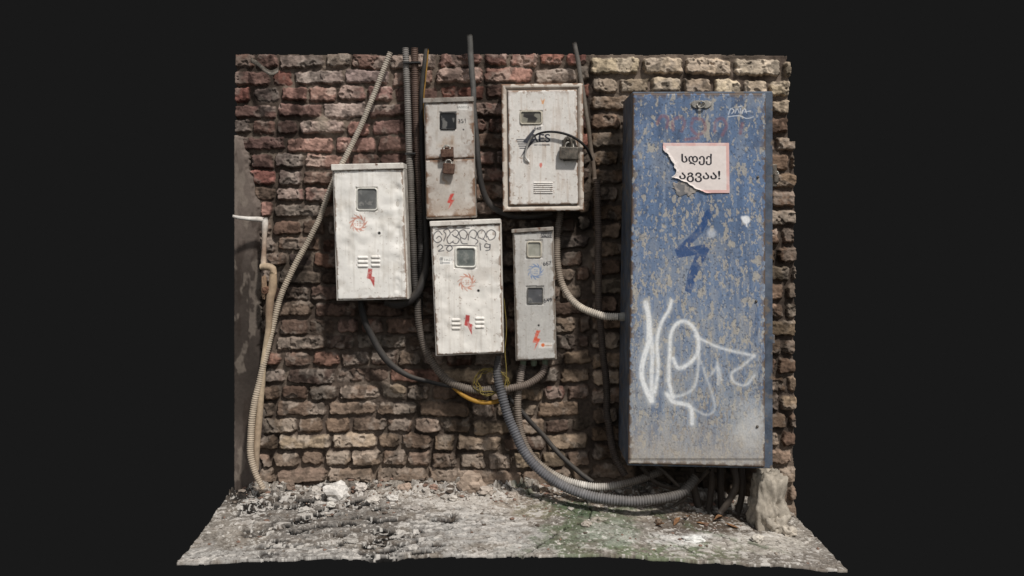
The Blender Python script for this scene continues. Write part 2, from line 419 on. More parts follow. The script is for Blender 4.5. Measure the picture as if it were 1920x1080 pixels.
while rowy<985:
    hh=13.8 if rowy<820 else 14.4
    stretch=(k%2==1)
    x=441-random.uniform(0,30)
    while x<1112:
        w=(random.uniform(76,98) if stretch else random.uniform(42,56))
        if random.random()<0.2: w=random.uniform(38,62) if stretch else random.uniform(60,90)
        x2=x+w
        if x2>1106: x2=1108
        cxm=(x+x2)/2
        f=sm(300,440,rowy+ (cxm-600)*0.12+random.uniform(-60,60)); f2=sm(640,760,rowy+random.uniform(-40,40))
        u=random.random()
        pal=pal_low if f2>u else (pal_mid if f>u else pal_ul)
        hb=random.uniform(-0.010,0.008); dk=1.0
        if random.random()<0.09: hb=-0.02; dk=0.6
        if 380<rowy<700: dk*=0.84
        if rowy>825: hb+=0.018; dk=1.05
        if 1085<cxm and rowy>200: dk*=0.7  # bricks beside the cabinet darkened in colour, standing in for its shadow
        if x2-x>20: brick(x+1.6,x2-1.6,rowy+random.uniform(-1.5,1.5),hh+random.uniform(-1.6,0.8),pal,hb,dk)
        x=x2+random.uniform(0.6,2.8)
        if x>1100: break
    rowy+=31.3; k+=1
rowy=125.0; k=0
while rowy<985:
    big=rowy<150
    x=1108 if k%2==0 else 1110
    while x<1492:
        w=random.uniform(76,94) if k%2==0 else random.uniform(44,60)
        x2=min(x+w,1500)
        pal=pal_rt if rowy<185 else pal_rs
        hb=random.uniform(-0.004,0.008)+(0.006 if rowy<185 else 0)
        dk=1.0
        if x2-x>12: brick(x+1.6,x2-1.6,rowy+random.uniform(-1,1),(15.8 if big else 14.2),pal,hb,dk)
        x=x2+2
    rowy+=(37.5 if rowy<130 else 34.5); k+=1
tone=0.72+0.46*fbm(PX,PY,180,3,51); col*=tone[...,None]
grime=sm(0.48,0.62,fbm(PX,PY,46,5,52,90))[...,None]; col=col*(1-0.45*grime)
lum=col.mean(-1,keepdims=True); col=(col*0.88+lum*0.12*np.array([1.05,1.0,0.94]))*0.96
base_d=sm(850,912,PY)[...,None]; col=col*(1-0.45*base_d)+C(144,127,111)*(0.7+0.6*mn[...,None])*0.45*base_d
Hh+=0.003*(fbm(PX,PY,4,2,61)-0.5)
sme=sm(0.0,1.0,1-np.hypot((PX-605)/26,(PY-235)/38)+(nB-.5))[...,None]
col=col*(1-0.7*sme)+C(134,122,108)*0.7*sme; Hh=np.maximum(Hh,-0.03+0.035*sme[...,0])
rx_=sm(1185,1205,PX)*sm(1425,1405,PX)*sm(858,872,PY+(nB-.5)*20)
Hh=Hh*(1-rx_)+(Hh-0.13)*rx_; col=col*(1-0.72*rx_[...,None])  # hollow carved and colour darkened to paint the deep shade under the cabinet
edge=np.interp(PY,[99,250,256,300,340,400,470,600,700,820,905,990],[430,430,452,466,476,490,494,490,497,492,488,486])+(fbm(PX,PY,18,3,71)-0.5)*20
pl=PX<edge
plh=-0.004+0.02*sm(60,0,PX-441)+0.008*(fbm(PX,PY,50,3,72)-0.5)-0.014*sm(10,0,edge-PX)
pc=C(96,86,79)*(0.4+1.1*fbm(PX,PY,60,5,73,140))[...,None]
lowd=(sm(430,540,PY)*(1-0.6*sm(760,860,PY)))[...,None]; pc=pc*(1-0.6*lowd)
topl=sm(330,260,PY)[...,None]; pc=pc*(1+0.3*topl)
st2=sm(0.5,0.62,fbm(PX,PY,16,4,74,60))[...,None]; pc=pc*(1-0.5*st2)+C(46,38,33)*0.5*st2
st3=sm(0.58,0.66,fbm(PX,PY,22,4,75,40))[...,None]; pc=pc*(1-0.4*st3)+C(132,121,110)*0.4*st3
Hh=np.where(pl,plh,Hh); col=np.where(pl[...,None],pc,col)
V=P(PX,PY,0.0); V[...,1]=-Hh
V[...,0]+= (fbm(PX,PY,6,2,62)-0.5)*0.003
right=np.where(PY<265,1481,1491)+(fbm(PX*0,PY,26,3,81)-0.5)*9-np.where(PY<112,4,0)
topb=100.5+(fbm(PX,PY*0,14,3,82)-0.5)*5+np.where(PX>1380,2,0)
ok=(PX<right)&(PY>topb)
fm=ok[:-1,:-1]&ok[1:,1:]&ok[1:,:-1]&ok[:-1,1:]
wall=thing('brick_wall',P(966,940,0.0),'old weathered brick wall with crumbling mortar and plaster edge','wall')
fpl=pl[:-1,:-1]
grid('brickwork',V,col,M_brick,wall,fmask=fm&~fpl,skirt=0.05,label='uneven grimy red and tan bricks with eroded mortar')
grid('plaster_strip',V,col,M_plaster,wall,fmask=fm&fpl,skirt=0.05,label='dark grey-brown stained plaster at wall edge')

# ================================================================= GROUND
xw=np.linspace(-1.0,1.0,1000); dw=np.linspace(-0.06,1.0,280)
UX,DW=np.meshgrid(xw,dw)
front=0.815+0.018*(fbm(UX*300,UX*0,40,3,91)-0.5)+0.01*np.sin(UX*3)
DD=np.where(DW<0,DW*3,DW*front)
XX=UX*(1.452+0.006*DW+0.012*(fbm(DD*300,UX*0,18,2,92)-0.5))
s_=(D-DD)/D; px=960+XX*S/s_
backz=np.interp(XX,[-1.46,-1.2,-0.3,0.3,0.75,1.1,1.46],[-0.005,0.004,0.03,0.02,-0.01,-0.08,-0.125])
frz=np.interp(XX,[-1.46,-0.8,-0.2,0.4,0.9,1.46],[-0.093,-0.075,-0.062,-0.055,-0.085,-0.12])
tt=np.clip(DD/0.815,0,1); ZZ=backz*(1-tt)**1.3+frz*(1-(1-tt)**1.3)
fx=XX*S; fy=DD*S
ZZ+=0.022*(fbm(fx,fy,60,4,93)-0.5)+0.003*(fbm(fx,fy,10,3,94)-0.5)
rub=sm(0.28,0.02,DD)*0.03*sm(0.48,0.66,fbm(fx,fy,20,4,96)); ZZ+=rub
py=HY+(H0-ZZ)*S/s_
fc=C(142,134,124)*(0.5+1.0*fbm(fx,fy,50,5,101))[...,None]
def fmix(m,c,a):
    global fc
    m=np.clip(m*a,0,1)[...,None]; fc=fc*(1-m)+np.asarray(c)*m
warpn=(fbm(fx,fy,34,5,102)-0.5)
def blob(x,y,rx,ry): return sm(1.15,0.65,np.hypot((px-x)/rx,(py-y)/ry)+warpn*1.7)
fmix(blob(900,945,180,28),C(194,186,176),0.85); fmix(blob(880,995,150,44),C(180,176,170),0.75)
fmix(blob(1290,1010,80,18),C(216,212,205),0.9); fmix(blob(720,930,140,16),C(182,172,160),0.75); fmix(blob(520,1040,260,20),C(172,168,162),0.7)
fmix(blob(1450,1020,120,22),C(200,192,180),0.75); fmix(blob(1110,950,220,34),C(146,131,114),0.65); fmix(blob(1180,965,120,12),C(202,193,178),0.6)
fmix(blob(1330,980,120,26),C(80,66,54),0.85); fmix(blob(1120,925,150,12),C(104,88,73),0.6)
fmix(blob(1540,1040,50,30),C(120,112,104),0.6); fmix(blob(1010,1030,120,14),C(170,168,160),0.5)
fmix(blob(1100,990,100,50)*sm(0.34,0.52,fbm(fx,fy,26,4,103)),C(102,110,88),0.85)
fmix(blob(1240,1040,170,20)*sm(0.3,0.5,fbm(fx,fy,20,4,104)),C(112,122,94),0.8)
fmix(blob(1085,955,50,16),C(74,92,68),0.75); fmix(blob(1150,1000,60,22),C(160,164,150),0.6); fmix(blob(1010,960,50,12),C(124,120,96),0.5)
dm=blob(630,975,215,60); fmix(dm,C(112,107,102),0.65)
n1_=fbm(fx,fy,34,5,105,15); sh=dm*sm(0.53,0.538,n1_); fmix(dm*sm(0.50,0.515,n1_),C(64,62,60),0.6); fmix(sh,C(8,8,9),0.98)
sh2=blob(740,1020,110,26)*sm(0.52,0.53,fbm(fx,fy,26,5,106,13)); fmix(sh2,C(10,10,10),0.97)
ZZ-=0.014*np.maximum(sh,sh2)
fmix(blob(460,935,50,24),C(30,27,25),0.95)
sp=fbm(fx,fy,4.5,3,107); fmix(sm(0.66,0.70,sp),C(210,204,195),0.7); fmix(sm(0.36,0.31,sp),C(72,64,58),0.6)
fl_=fbm(fx,fy,13,4,108,8); fmix(sm(0.60,0.625,fl_)*sm(.35,.6,fbm(fx,fy,80,2,112)),C(206,199,190),0.75); ZZ+=0.004*sm(0.60,0.625,fl_)
fmix(sm(0.56,0.64,fbm(fx,fy,24,5,113,12)),C(112,100,88),0.35)
for pts in ([(0.03,1.0),(0.14,0.7),(0.26,0.5),(0.24,0.2),(0.17,0.05)],[(0.26,0.5),(0.45,0.7),(0.6,1.0)],[(0.24,0.45),(0.1,0.25),(0.02,0.05)],[(0.24,0.2),(0.42,0.3),(0.6,0.55),(0.8,0.75)]):
    q=smooth_pts([(a*1.45,b*0.815) for a,b in pts],10); dmn=np.full(XX.shape,9.0); Xq=XX+0.05*(fbm(fx,fy,16,4,109)-.5); Yq=DD+0.05*(fbm(fx,fy,16,4,110)-.5)
    for i in range(len(q)-1):
        a0,b0=q[i],q[i+1]; ab=b0-a0; t=np.clip(((Xq-a0[0])*ab[0]+(Yq-a0[1])*ab[1])/(ab@ab+1e-9),0,1)
        dmn=np.minimum(dmn,np.hypot(Xq-a0[0]-t*ab[0],Yq-a0[1]-t*ab[1]))
    m=sm(0.007,0.002,dmn); fmix(sm(0.05,0.0,dmn)*sm(.45,.6,fbm(fx,fy,14,3,111)),C(96,106,80),0.6); fmix(m,C(44,44,34),0.9); ZZ-=0.008*m
fc*=0.80
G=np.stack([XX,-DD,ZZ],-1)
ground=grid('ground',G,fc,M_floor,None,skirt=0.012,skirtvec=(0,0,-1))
meta(ground,'dusty broken grey paving with grit, dark holes and mossy cracks','ground',kind='structure')
def gz(x,d):
    j=int(np.clip((x/1.452+1)/2*999,0,999)); i=int(np.argmin(np.abs(DD[:,j]-d))); return float(ZZ[i,j])

ico=bmesh.new(); bmesh.ops.create_icosphere(ico,subdivisions=1,radius=1); iv=np.array([v.co[:] for v in ico.verts]); ifc=np.array([[v.index for v in f.verts] for f in ico.faces]); ico.free()
GV=[];GF=[];GC=[];off=0
for i in range(2200):
    x=RS.uniform(-1.42,1.43); d=abs(RS.normal(0,0.16)) if i%3 else RS.uniform(0.0,0.8)
    if d>0.79: continue
    r=0.002+0.009*RS.rand()**4
    if d<0.2: r*=1.6
    v=iv*(1+0.5*(RS.rand(len(iv),1)-0.5))*np.array([r*RS.uniform(.7,1.8),r*RS.uniform(.7,1.4),r*RS.uniform(.3,.8)])
    a=RS.uniform(0,6.28); c,s2=math.cos(a),math.sin(a)
    v=np.stack([v[:,0]*c-v[:,1]*s2,v[:,0]*s2+v[:,1]*c,v[:,2]],-1)+np.array([x,-d,gz(x,d)+r*0.2])
    GV.append(v);GF+= [tuple(int(q)+off for q in f) for f in ifc]; off+=len(iv)
    g=RS.choice([0,0,1,2,3]); cc=[C(188,180,170),C(146,134,122),C(104,92,82),C(136,110,96)][g]*RS.uniform(.7,1.1)*0.85
    GC.append(np.tile(cc,(len(iv),1)))
gr=mk('gravel',np.concatenate(GV),GF,M_stone,None,np.concatenate(GC),smooth=False)
meta(gr,'small pale grit and brick crumbs scattered on the ground','gravel',kind='stuff')

def rock(name,cxp,pyb,d,w,h,dep,colr,label,seed,sub=4,boxy=0.5,parent=None,cat='stone',group=None,rough=0.25):
    bm=bmesh.new(); bmesh.ops.create_icosphere(bm,subdivisions=sub,radius=1)
    v=np.array([q.co[:] for q in bm.verts]); f=[[q.index for q in ff.verts] for ff in bm.faces]; bm.free()
    mx=np.abs(v).max(1,keepdims=True); v=v*(1-boxy)+v/mx*boxy
    nn=np.array([mnoise.fractal(Vector(p)*1.6+Vector((seed*3.1,0,0)),1.0,2.0,5) for p in v])
    v*= (1+rough*nn)[:,None]
    base=P(cxp,pyb,d)
    V=v*np.array([w,dep,h])/2*0.9+base+np.array([0,0,h*0.42])
    nc=np.array([mnoise.fractal(Vector(p)*4+Vector((seed,5,0)),1.0,2.0,4) for p in v])
    cc=np.asarray(colr)*(1+0.35*nc)[:,None]
    ob=mk(name,V,f,M_stone,parent,cc,smooth=sub>3)
    meta(ob,label,cat,group); return ob
# ================================================================= BOXES
BG='electrical meter boxes hung on the brick wall'
RED=C(170,44,40)
def bolt(cv,cx,cy,w,h,col,kind=0,a=0.92):
    if kind==0: pts=[(-.3,-.5),(.2,-.47),(.12,-.08),(.5,-.03),(.45,.5),(-.05,.08),(-.5,.02)]
    else: pts=[(.5,-.5),(.0,-.5),(-.5,.08),(-.02,.1),(-.35,.5),(.5,-.1),(.08,-.12)]
    m=cv.poly([(cx+x*w,cy+y*h) for x,y in pts]); m=m*(1-0.25*sm(.55,.65,fbm(cv.PX,cv.PY,4,2,8))); cv.paint(m,col,a)
def glassy(colr,seed,edge=None):
    def f(g):
        g.base(colr,0.4,seed,12)
        g.paint(sm(0.55,0.7,fbm(g.PX,g.PY,9,3,seed+3)),C(170,166,158),0.3)
        g.paint(np.exp(-g.e/1.5),C(200,195,185) if edge is None else edge,0.6)
    return f
def dents(cv,a1,a2,a3,seed):
    cv.h+=a1*(fbm(cv.PX,cv.PY,34,2,seed)-0.5)+a2*(fbm(cv.PX,cv.PY,13,1,seed+1)-0.5)*sm(.35,.65,fbm(cv.PX,cv.PY,50,2,seed+4))+a3*(fbm(cv.PX,cv.PY,5,2,seed+2)-0.5)

# --- Box A
dA=0.22
A=thing('meter_box',P(697,565,0.05),'thickly painted white metal meter box with one small window','electrical box',BG)
boxq('body',[(623,310),(757,308),(767,561),(631,564)],0.0,dA-0.008,B_white,A)
boxq('lid',[(620,308),(756,305),(757,316),(621,320)],0.0,dA+0.012,B_rim_white,A,0.004)
cv=Cv([(625,320),(754,317),(763,559),(633,562)])
cv.base(C(223,218,210),0.05,1); dents(cv,0.011,0.006,0.0006,5)
cv.h-=0.006*np.exp(-(((cv.PX-745)/7)**2))*sm(.3,.7,fbm(cv.PX,cv.PY,20,2,77))
cv.paint(sm(0.52,0.72,fbm(cv.PX,cv.PY,30,5,12)),C(190,182,170),0.45); cv.drips(C(168,158,144),0.25,91)
cv.rustedge(C(120,92,70),3,0.58,3,0.6); cv.spots(C(120,96,76),0.77,4,6,0.5)
for y in (483,491,499):
    cv.louver(670,691,y,3.4); cv.louver(695,714,y-1,3.4)
cv.sun(672,419,17.5,C(184,112,88),0.8); cv.disc(711,437,2.8,C(24,22,20))
bolt(cv,695,521,15,36,RED)
cv.flat(667,351,708,396)
cv.build('door',dA,M_white,A,0.012,label='dented white door with red lightning bolt and sun emblem')
window(A,670,354,706,393,dA,B_frame,glassy(C(92,92,90),3),2.5,5)
for y in (366,372,378): boxq('side_vent',[(757,y),(759,y),(759,y+3),(757,y+3)],0.12,0.18,B_dark,A,0)

# --- Box B
dB=0.17
Bx=thing('meter_box',P(846,410,0.05),'narrow rusty grey metal meter box with two doors and padlocks','electrical box',BG)
boxq('body',[(795,188),(888,185),(893,408),(799,411)],0.0,dB-0.008,B_grey,Bx)
boxq('lid',[(793,184),(888,181),(888,190),(793,193)],0.0,dB+0.01,B_grey,Bx,0.003)
def rustB(cv):
    for (x,y,rx,ry,a) in ((838,268,20,15,.8),(838,296,18,10,.6),(841,335,12,16,.7)):
        n=np.hypot((cv.PX-x)/rx,(cv.PY-y)/ry)+(fbm(cv.PX,cv.PY,9,4,15)-0.5)*1.3
        cv.paint(sm(1.2,0.2,n),C(142,106,64),a)
        cv.paint(sm(0.6,0.1,n),C(78,54,40),a*.8)
    cv.rustedge(C(112,84,64),5,0.5,7,0.8); cv.spots(C(122,96,74),0.74,5,16,0.7)
    cv.drips(C(138,120,102),0.35,18,6,60)
    cv.paint(sm(.50,.68,fbm(cv.PX,cv.PY,30,4,19)),C(192,186,178),0.5)
cv=Cv([(797,193),(887,190),(889,296),(798,299)]); cv.base(C(180,173,165),0.08,4); dents(cv,0.004,0.001,0.0004,8); rustB(cv)
cv.poly(rect(859,196,876,206),C(212,208,200)); cv.text('8A00351',867.5,201,4.5,C(40,40,44),0.9)
cv.text('351',866,227,8,C(40,40,44),0.95,0.3,5); cv.disc(869,243,1.6,C(40,34,30))
cv.flat(824,210,856,244)
cv.build('upper_door',dB,M_paint,Bx,0.01,label='upper rust-stained grey door with black window')
window(Bx,827,213,853,241,dB,B_black,glassy(C(12,12,15),5,C(20,20,24)),2.6,2)
cv=Cv([(798,301),(889,298),(892,404),(800,408)]); cv.base(C(176,167,157),0.08,6); dents(cv,0.004,0.001,0.0004,9); rustB(cv)
cv.paint(sm(355,410,cv.PY)*sm(.35,.65,fbm(cv.PX,cv.PY,30,4,29)),C(146,122,102),0.5)
bolt(cv,845,378,14,30,C(184,48,38),1)
cv.build('lower_door',dB,M_paint,Bx,0.01,label='lower rusty door with red lightning bolt')
boxq('hasp',[(829,276),(850,275),(851,300),(829,302)],dB-0.004,dB+0.012,B_rust,Bx,0.003)
padlock(Bx,838,287,24,16,dB+0.012,B_rust,-0.05,6)
padlock(Bx,841,316,22,20,dB+0.012,B_rust,0.08,6)

# --- Box C
dC=0.20
Cx=thing('meter_box',P(1018,396,0.05),'large beige metal meter box with lettered door and steel padlock','electrical box',BG)
boxq('body',[(940,158),(1093,156),(1095,395),(943,397)],0.0,dC-0.012,B_beige,Cx,0.004)
cv=Cv([(940,158),(1093,156),(1095,395),(943,397)]); cv.base(C(192,181,168),0.08,21); dents(cv,0.003,0.001,0.0005,22)
cv.rustedge(C(118,90,70),3,0.52,23,0.75); cv.h+=0.006*(1-sm(6,9,cv.e))-0.004*sm(8,10,cv.e); cv.paint(((cv.e>9.5)&(cv.e<12)).astype(float),C(70,60,52),0.9)
cv.build('frame',dC-0.004,M_paint,Cx,0.01,label='stained outer frame around the door')
cv=Cv([(952,170),(1082,168),(1084,383),(955,385)],0.8); cv.base(C(206,200,192),0.06,24); dents(cv,0.003,0.001,0.0003,25)
cv.drips(C(176,158,142),0.45,26,7,70); cv.spots(C(132,104,82),0.73,5,27,0.6); cv.rustedge(C(124,96,74),3,0.54,28,0.75)
cv.paint(sm(.56,.7,fbm(cv.PX,cv.PY,40,4,30)),C(214,208,201),0.5)
DG=C(40,42,52)
cv.text('AES',1012,259,15,DG,1.0,0.7,0,1.0,0.0,width=38); cv.text('648',1008,241,6.5,C(46,46,52),0.95,0.3)
for k in range(5): cv.stroke([(969+k*1.5,262+k*4),(987-k*0.5,262+k*4)],2.2,DG,0.9,0.5,False)
cv.poly([(1000,242),(979,267),(988,269),(976,296),(1003,263),(994,261),(1004,244)],DG,0.95)
cv.stroke([(1002,272),(1030,272)],2.6,DG,0.7,0.5,False,0.6)
cv.poly([(1014,183),(1017,189),(1022,185),(1019,195),(1016,195)],C(206,140,80),0.8)
cv.poly([(1012,306),(1016,305),(1017,310),(1014,316),(1011,310)],C(196,84,66),0.8)
for k in range(6): cv.louver(1000,1037,343+k*3.7,1.9,0.004)
cv.flat(974,207,1018,235)
cv.build('door',dC+0.006,M_paint,Cx,0.01,label='worn beige door with dark lettering and vent slots')
def gC(g):
    g.base(C(120,116,104),0.2,8,10)
    g.poly([(982,212),(1004,211),(1001,217),(1008,222),(1003,231),(988,230),(990,222),(981,219)],C(22,18,16),0.97)
    g.paint(np.exp(-g.e/2),C(170,160,140),0.6)
window(Cx,977,210,1014,231,dC+0.006,B_frameb,gC,3,3,glabel='broken glass with dark hole')
boxq('hasp',[(1054,262),(1078,258),(1086,300),(1056,302)],dC+0.004,dC+0.014,B_metal,Cx,0.003)
padlock(Cx,1067,287,36,24,dC+0.016,B_metal,0.03,8)
tube('handle',[(1058,284,dC+.03,2.2),(1058,264,dC+.036,2.4),(1066,257,dC+.036,2.4),(1071,266,dC+.036,2.4),(1072,284,dC+.03,2.2)],B_metal,parent=Cx,label='bent steel staple over the padlock',sides=8,dust=0)

# --- Box D
dD=0.24
Dx=thing('meter_box',P(880,668,0.05),'dented white meter box covered in black marker writing','electrical box',BG)
boxq('body',[(807,418),(940,412),(945,662),(817,668)],0.0,dD-0.008,B_white,Dx)
boxq('lid',[(805,415),(938,410),(939,419),(806,425)],0.0,dD+0.012,B_rim_white,Dx,0.004)
cv=Cv([(809,425),(937,420),(943,661),(819,666)],0.9); cv.base(C(221,215,206),0.05,31); dents(cv,0.011,0.0055,0.0006,35)
cv.paint(sm(0.52,0.75,fbm(cv.PX,cv.PY,30,4,32)),C(188,178,166),0.45); cv.drips(C(170,158,144),0.25,92); cv.rustedge(C(112,86,66),3.0,0.55,33,0.7); cv.spots(C(120,92,72),0.75,4,36,0.6)
INK=C(40,40,50)
# rounded, looping marker scrawl
for s_2 in ([(829,440),(822,433),(814,439),(813,449),(820,455),(828,450),(824,443),(818,447)],
           [(832,452),(836,440),(832,433),(840,430),(844,438),(838,448),(842,457),(850,452)],
           [(846,436),(854,431),(860,437),(854,444),(848,440)],[(854,444),(861,449),(856,457),(848,454)],
           [(864,446),(861,436),(869,431),(876,438),(872,448),(864,446),(866,456),(876,457)],
           [(878,450),(880,437),(887,431),(894,437),(890,447),(882,444)],[(890,447),(896,452),(892,458)],
           [(897,446),(896,436),(904,431),(910,438),(906,448),(899,446)],[(906,448),(912,453)],
           [(912,445),(913,436),(921,431),(929,436),(927,446),(918,450),(914,443)],
           [(816,431),(842,428),(880,428)],[(834,460),(850,461),(868,460),(890,461)]):
    cv.stroke(s_2,1.8,INK,0.9,0.5)
cv.stroke([(820,463),(826,459),(830,464),(822,471),(832,470)],1.9,INK,0.9,0.5); cv.stroke([(838,464),(844,460),(848,466),(842,471),(837,467),(840,462)],1.9,INK,0.9,0.5)
cv.stroke([(900,456),(901,469)],1.9,INK,0.9,0.5,False); cv.stroke([(918,459),(911,457),(909,463),(917,464),(919,458),(918,468),(911,470)],1.9,INK,0.9,0.5)
cv.poly(rect(824,481,848,496),C(226,222,214)); cv.text('№ 146223',837,487,4.6,C(60,60,64),0.9); cv.stroke([(830,493),(843,493)],2,C(90,90,94),0.8,0.5,False)
for k in range(6): cv.stroke([(825.5+k*0.9,483),(825.5+k*0.9,495)],0.5 if k%2 else 0.8,C(60,60,64),0.8,0.3,False)
for k,y in enumerate((600,608,616)):
    cv.louver(846,864,y,3.4); cv.louver(890,909,y-3,3.4)
cv.sun(875,529,17.5,C(188,118,92),0.8); cv.disc(897,545,2.6,C(24,22,20)); bolt(cv,878,609,15,38,C(176,38,38))
cv.flat(851,461,895,503)
cv.build('door',dD,M_white,Dx,0.012,label='dented white door with marker scrawl, red bolt and sun emblem')
window(Dx,856,466,890,499,dD,B_frame,glassy(C(96,100,96),13),4,4)

# --- Box E
dE=0.16
Ex=thing('meter_box',P(1004,678,0.05),'tall narrow grey meter box with two small windows','electrical box',BG)
boxq('body',[(961,432),(1038,427),(1044,674),(967,677)],0.0,dE-0.008,B_grey,Ex)
boxq('lid',[(959,430),(1038,425),(1038,432),(959,437)],0.0,dE+0.01,B_grey,Ex,0.003)
cv=Cv([(963,437),(1036,433),(1042,673),(969,676)]); cv.base(C(178,174,168),0.06,41); dents(cv,0.003,0.001,0.0004,42)
cv.paint(sm(0.52,0.7,fbm(cv.PX,cv.PY,30,4,43)),C(188,184,177),0.5); cv.drips(C(146,138,128),0.3,93); cv.rustedge(C(104,88,72),3,0.52,44,0.6); cv.spots(C(116,100,84),0.74,4,45,0.5)
cv.poly(rect(1014,436,1035,446),C(66,64,64)); cv.text('CAM0225',1024.5,441,5,C(190,186,180),0.9)
cv.sun(1004,509,16,C(104,126,160),0.85)
cv.text('667',1026,494,7.5,C(40,42,48),0.95,0.3,6); cv.text('649',1027,563,7.5,C(40,42,48),0.95,0.3,6)
cv.disc(1010,610,2.0,C(30,28,26)); bolt(cv,1006,639,15,39,C(200,74,38),1)
cv.poly(rect(1010,642,1036,653),C(208,202,194)); cv.disc(1018,647,3.4,C(206,110,66)); cv.stroke([(1023,648),(1034,648)],2,C(170,140,120),0.8,0.5,False)
cv.flat(985,450,1018,485); cv.flat(986,536,1020,572)
cv.build('door',dE,M_paint,Ex,0.01,label='grey door with blue sun emblem and orange lightning bolt')
window(Ex,990,455,1013,481,dE,B_frameb,glassy(C(140,138,126),23),3,3)
window(Ex,990,540,1017,568,dE,B_framed,glassy(C(78,78,80),25,C(100,98,94)),1.6,2)
for gx in (981,1001,1022):
    tube('cable_gland',[(gx,674,0.09,5.5),(gx,679,0.09,6),(gx,686,0.09,4.6)],parent=Ex,label='',cols=(C(96,104,88),),sides=10,dust=0)

# ================================================================= CABINET
dK=0.46
K=thing('electrical_cabinet',P(1313,876,0.2),'tall battered blue steel cabinet with white graffiti and torn sign','electrical cabinet')
boxq('body',[(1186,172),(1449,171),(1449,879),(1176,873)],0.06,dK-0.016,B_blue,K,0.005)
cv=Cv([(1187,175),(1436,175),(1434,876),(1178,870)],1.0)
X,Y=cv.PX,cv.PY
n=fbm(X,Y,60,5,51,120)
cv.c=C(93,112,140)*(0.72+0.56*n)[...,None]
low=sm(400,860,Y+(fbm(X,Y,60,4,52)-0.5)*260)
cv.paint(low,C(146,147,146),0.70)
cv.paint(sm(.5,.72,fbm(X,Y,10,5,53,130)),C(132,143,158),0.45)
cv.paint(sm(.54,.70,fbm(X,Y,14,4,54,110)),C(70,88,116),0.5)
cv.paint(sm(.56,.70,fbm(X,Y,30,5,67,60))*sm(420,260,Y),C(58,70,92),0.45)
cv.paint(sm(.54,.68,fbm(X,Y,40,5,64,60)),C(152,152,150),0.28)
cv.paint(sm(.50,.60,fbm(X,Y,5,4,66,26))*sm(380,640,Y),C(160,156,148),0.4)
dens=np.interp(Y,[170,330,400,520,640,760,860],[-0.03,-0.02,0.005,0.03,0.015,0.0,0.02])
fl=fbm(X,Y,8,4,55,15); flm=sm(0.63,0.655,fl+dens*0.7-0.015); cv.paint(flm,C(164,156,142),0.75)
cv.paint(np.clip(np.roll(flm,-2,0)-flm,0,1),C(60,70,88),0.4)
fl2=fbm(X,Y,3.6,3,56,7); m=sm(0.66,0.70,fl2+dens*0.8); cv.paint(m,C(172,164,150),0.65)
cv.paint(sm(0.64,0.70,fbm(X,Y,3,3,57,9))*sm(520,800,Y),C(124,114,104),0.6)
cv.paint(sm(0.70,0.74,fbm(X,Y,3,2,58)),C(56,64,80),0.6)
cv.paint(sm(770,870,Y+(fbm(X,Y,20,3,59)-.5)*60),C(162,153,142),0.6)
cv.rustedge(C(92,76,64),4,0.5,60,0.8)
cv.paint(sm(1.0,.2,np.hypot((X-1405)/50,(Y-800)/60)+(fbm(X,Y,30,4,61)-.5)),C(190,188,184),0.55)
RR=C(124,84,90)
for s_2 in ([(1232,232),(1240,218),(1252,222),(1250,240)],[(1262,244),(1262,226),(1276,220),(1284,230),(1278,246)],[(1300,222),(1296,240),(1308,252),(1322,244),(1318,226),(1304,222)],[(1340,246),(1342,228),(1354,222),(1362,236),(1354,254)],[(1285,262),(1310,258)],[(1392,232),(1388,250)]):
    cv.stroke(s_2,6,RR,0.6,1.6,wear=0.5)
for s_2 in ([(1366,214),(1370,204),(1376,207),(1372,213)],[(1378,212),(1382,204),(1386,212)],[(1388,203),(1388,213)],[(1392,206),(1391,213),(1396,204),(1400,212)],[(1365,219),(1385,217),(1400,222),(1413,219)],[(1396,210),(1408,208)],[(1385,200),(1392,199)]):
    cv.stroke(s_2,1.3,C(208,210,214),0.85,0.5)
BB=C(34,66,112)
bm_=cv.poly([(1335,391),(1325,393),(1306,430),(1265,468),(1271,484),(1304,478),(1290,512),(1284,545),(1295,551),(1308,512),(1334,461),(1322,458),(1292,463),(1317,436),(1334,406)])
cv.paint(bm_*(1-0.7*flm)*(1-.3*sm(.5,.65,fbm(X,Y,8,3,65))),BB,0.85)
for (x,y,r,a) in ((1399,412,7.5,.95),(1334,437,8,.45),(1392,408,3,.8),(1440,560,2,.6)):
    cv.disc(x,y,r,C(222,222,222),a,2.0 if a>.5 else 5)
cv.stroke([(1399,414),(1400,424)],3,C(220,220,220),0.8)
WG=C(220,220,218)
def spray(p,w,a=0.85):
    cv.stroke(p,w*2.2,WG,0.22*a,w*0.7,seed=3); cv.stroke(p,w,WG,a,2.2,wear=0.3,seed=5)
spray([(1211,568),(1217,600),(1216,640),(1207,672),(1203,700),(1209,725),(1222,752)],9,.95)
spray([(1217,610),(1223,655),(1222,700),(1222,750)],7,.8)
spray([(1259,564),(1254,582),(1240,606),(1232,640),(1234,690),(1228,735)],6,.85)
spray([(1262,745),(1254,710),(1256,660),(1258,628),(1268,608),(1284,603),(1300,614),(1309,636),(1308,660),(1294,680),(1272,690),(1262,672)],6.5,.85)
spray([(1303,630),(1350,652),(1414,667)],4,.65)
spray([(1414,667),(1392,686),(1372,700),(1376,716),(1398,722),(1414,704)],4,.5)
spray([(1332,704),(1346,688),(1352,712)],4,.4); spray([(1345,680),(1347,720)],4,.4)
spray([(1310,655),(1308,700),(1300,728),(1276,742),(1252,742)],4,.5)
spray([(1250,738),(1262,753),(1284,758),(1296,766),(1298,794)],7,.85)
spray([(1298,765),(1326,778),(1340,760),(1322,700),(1308,664)],3.5,.35)
cv.h+=0.006*(fbm(X,Y,130,3,62)-0.5)+0.0014*(fbm(X,Y,20,3,63)-0.5)
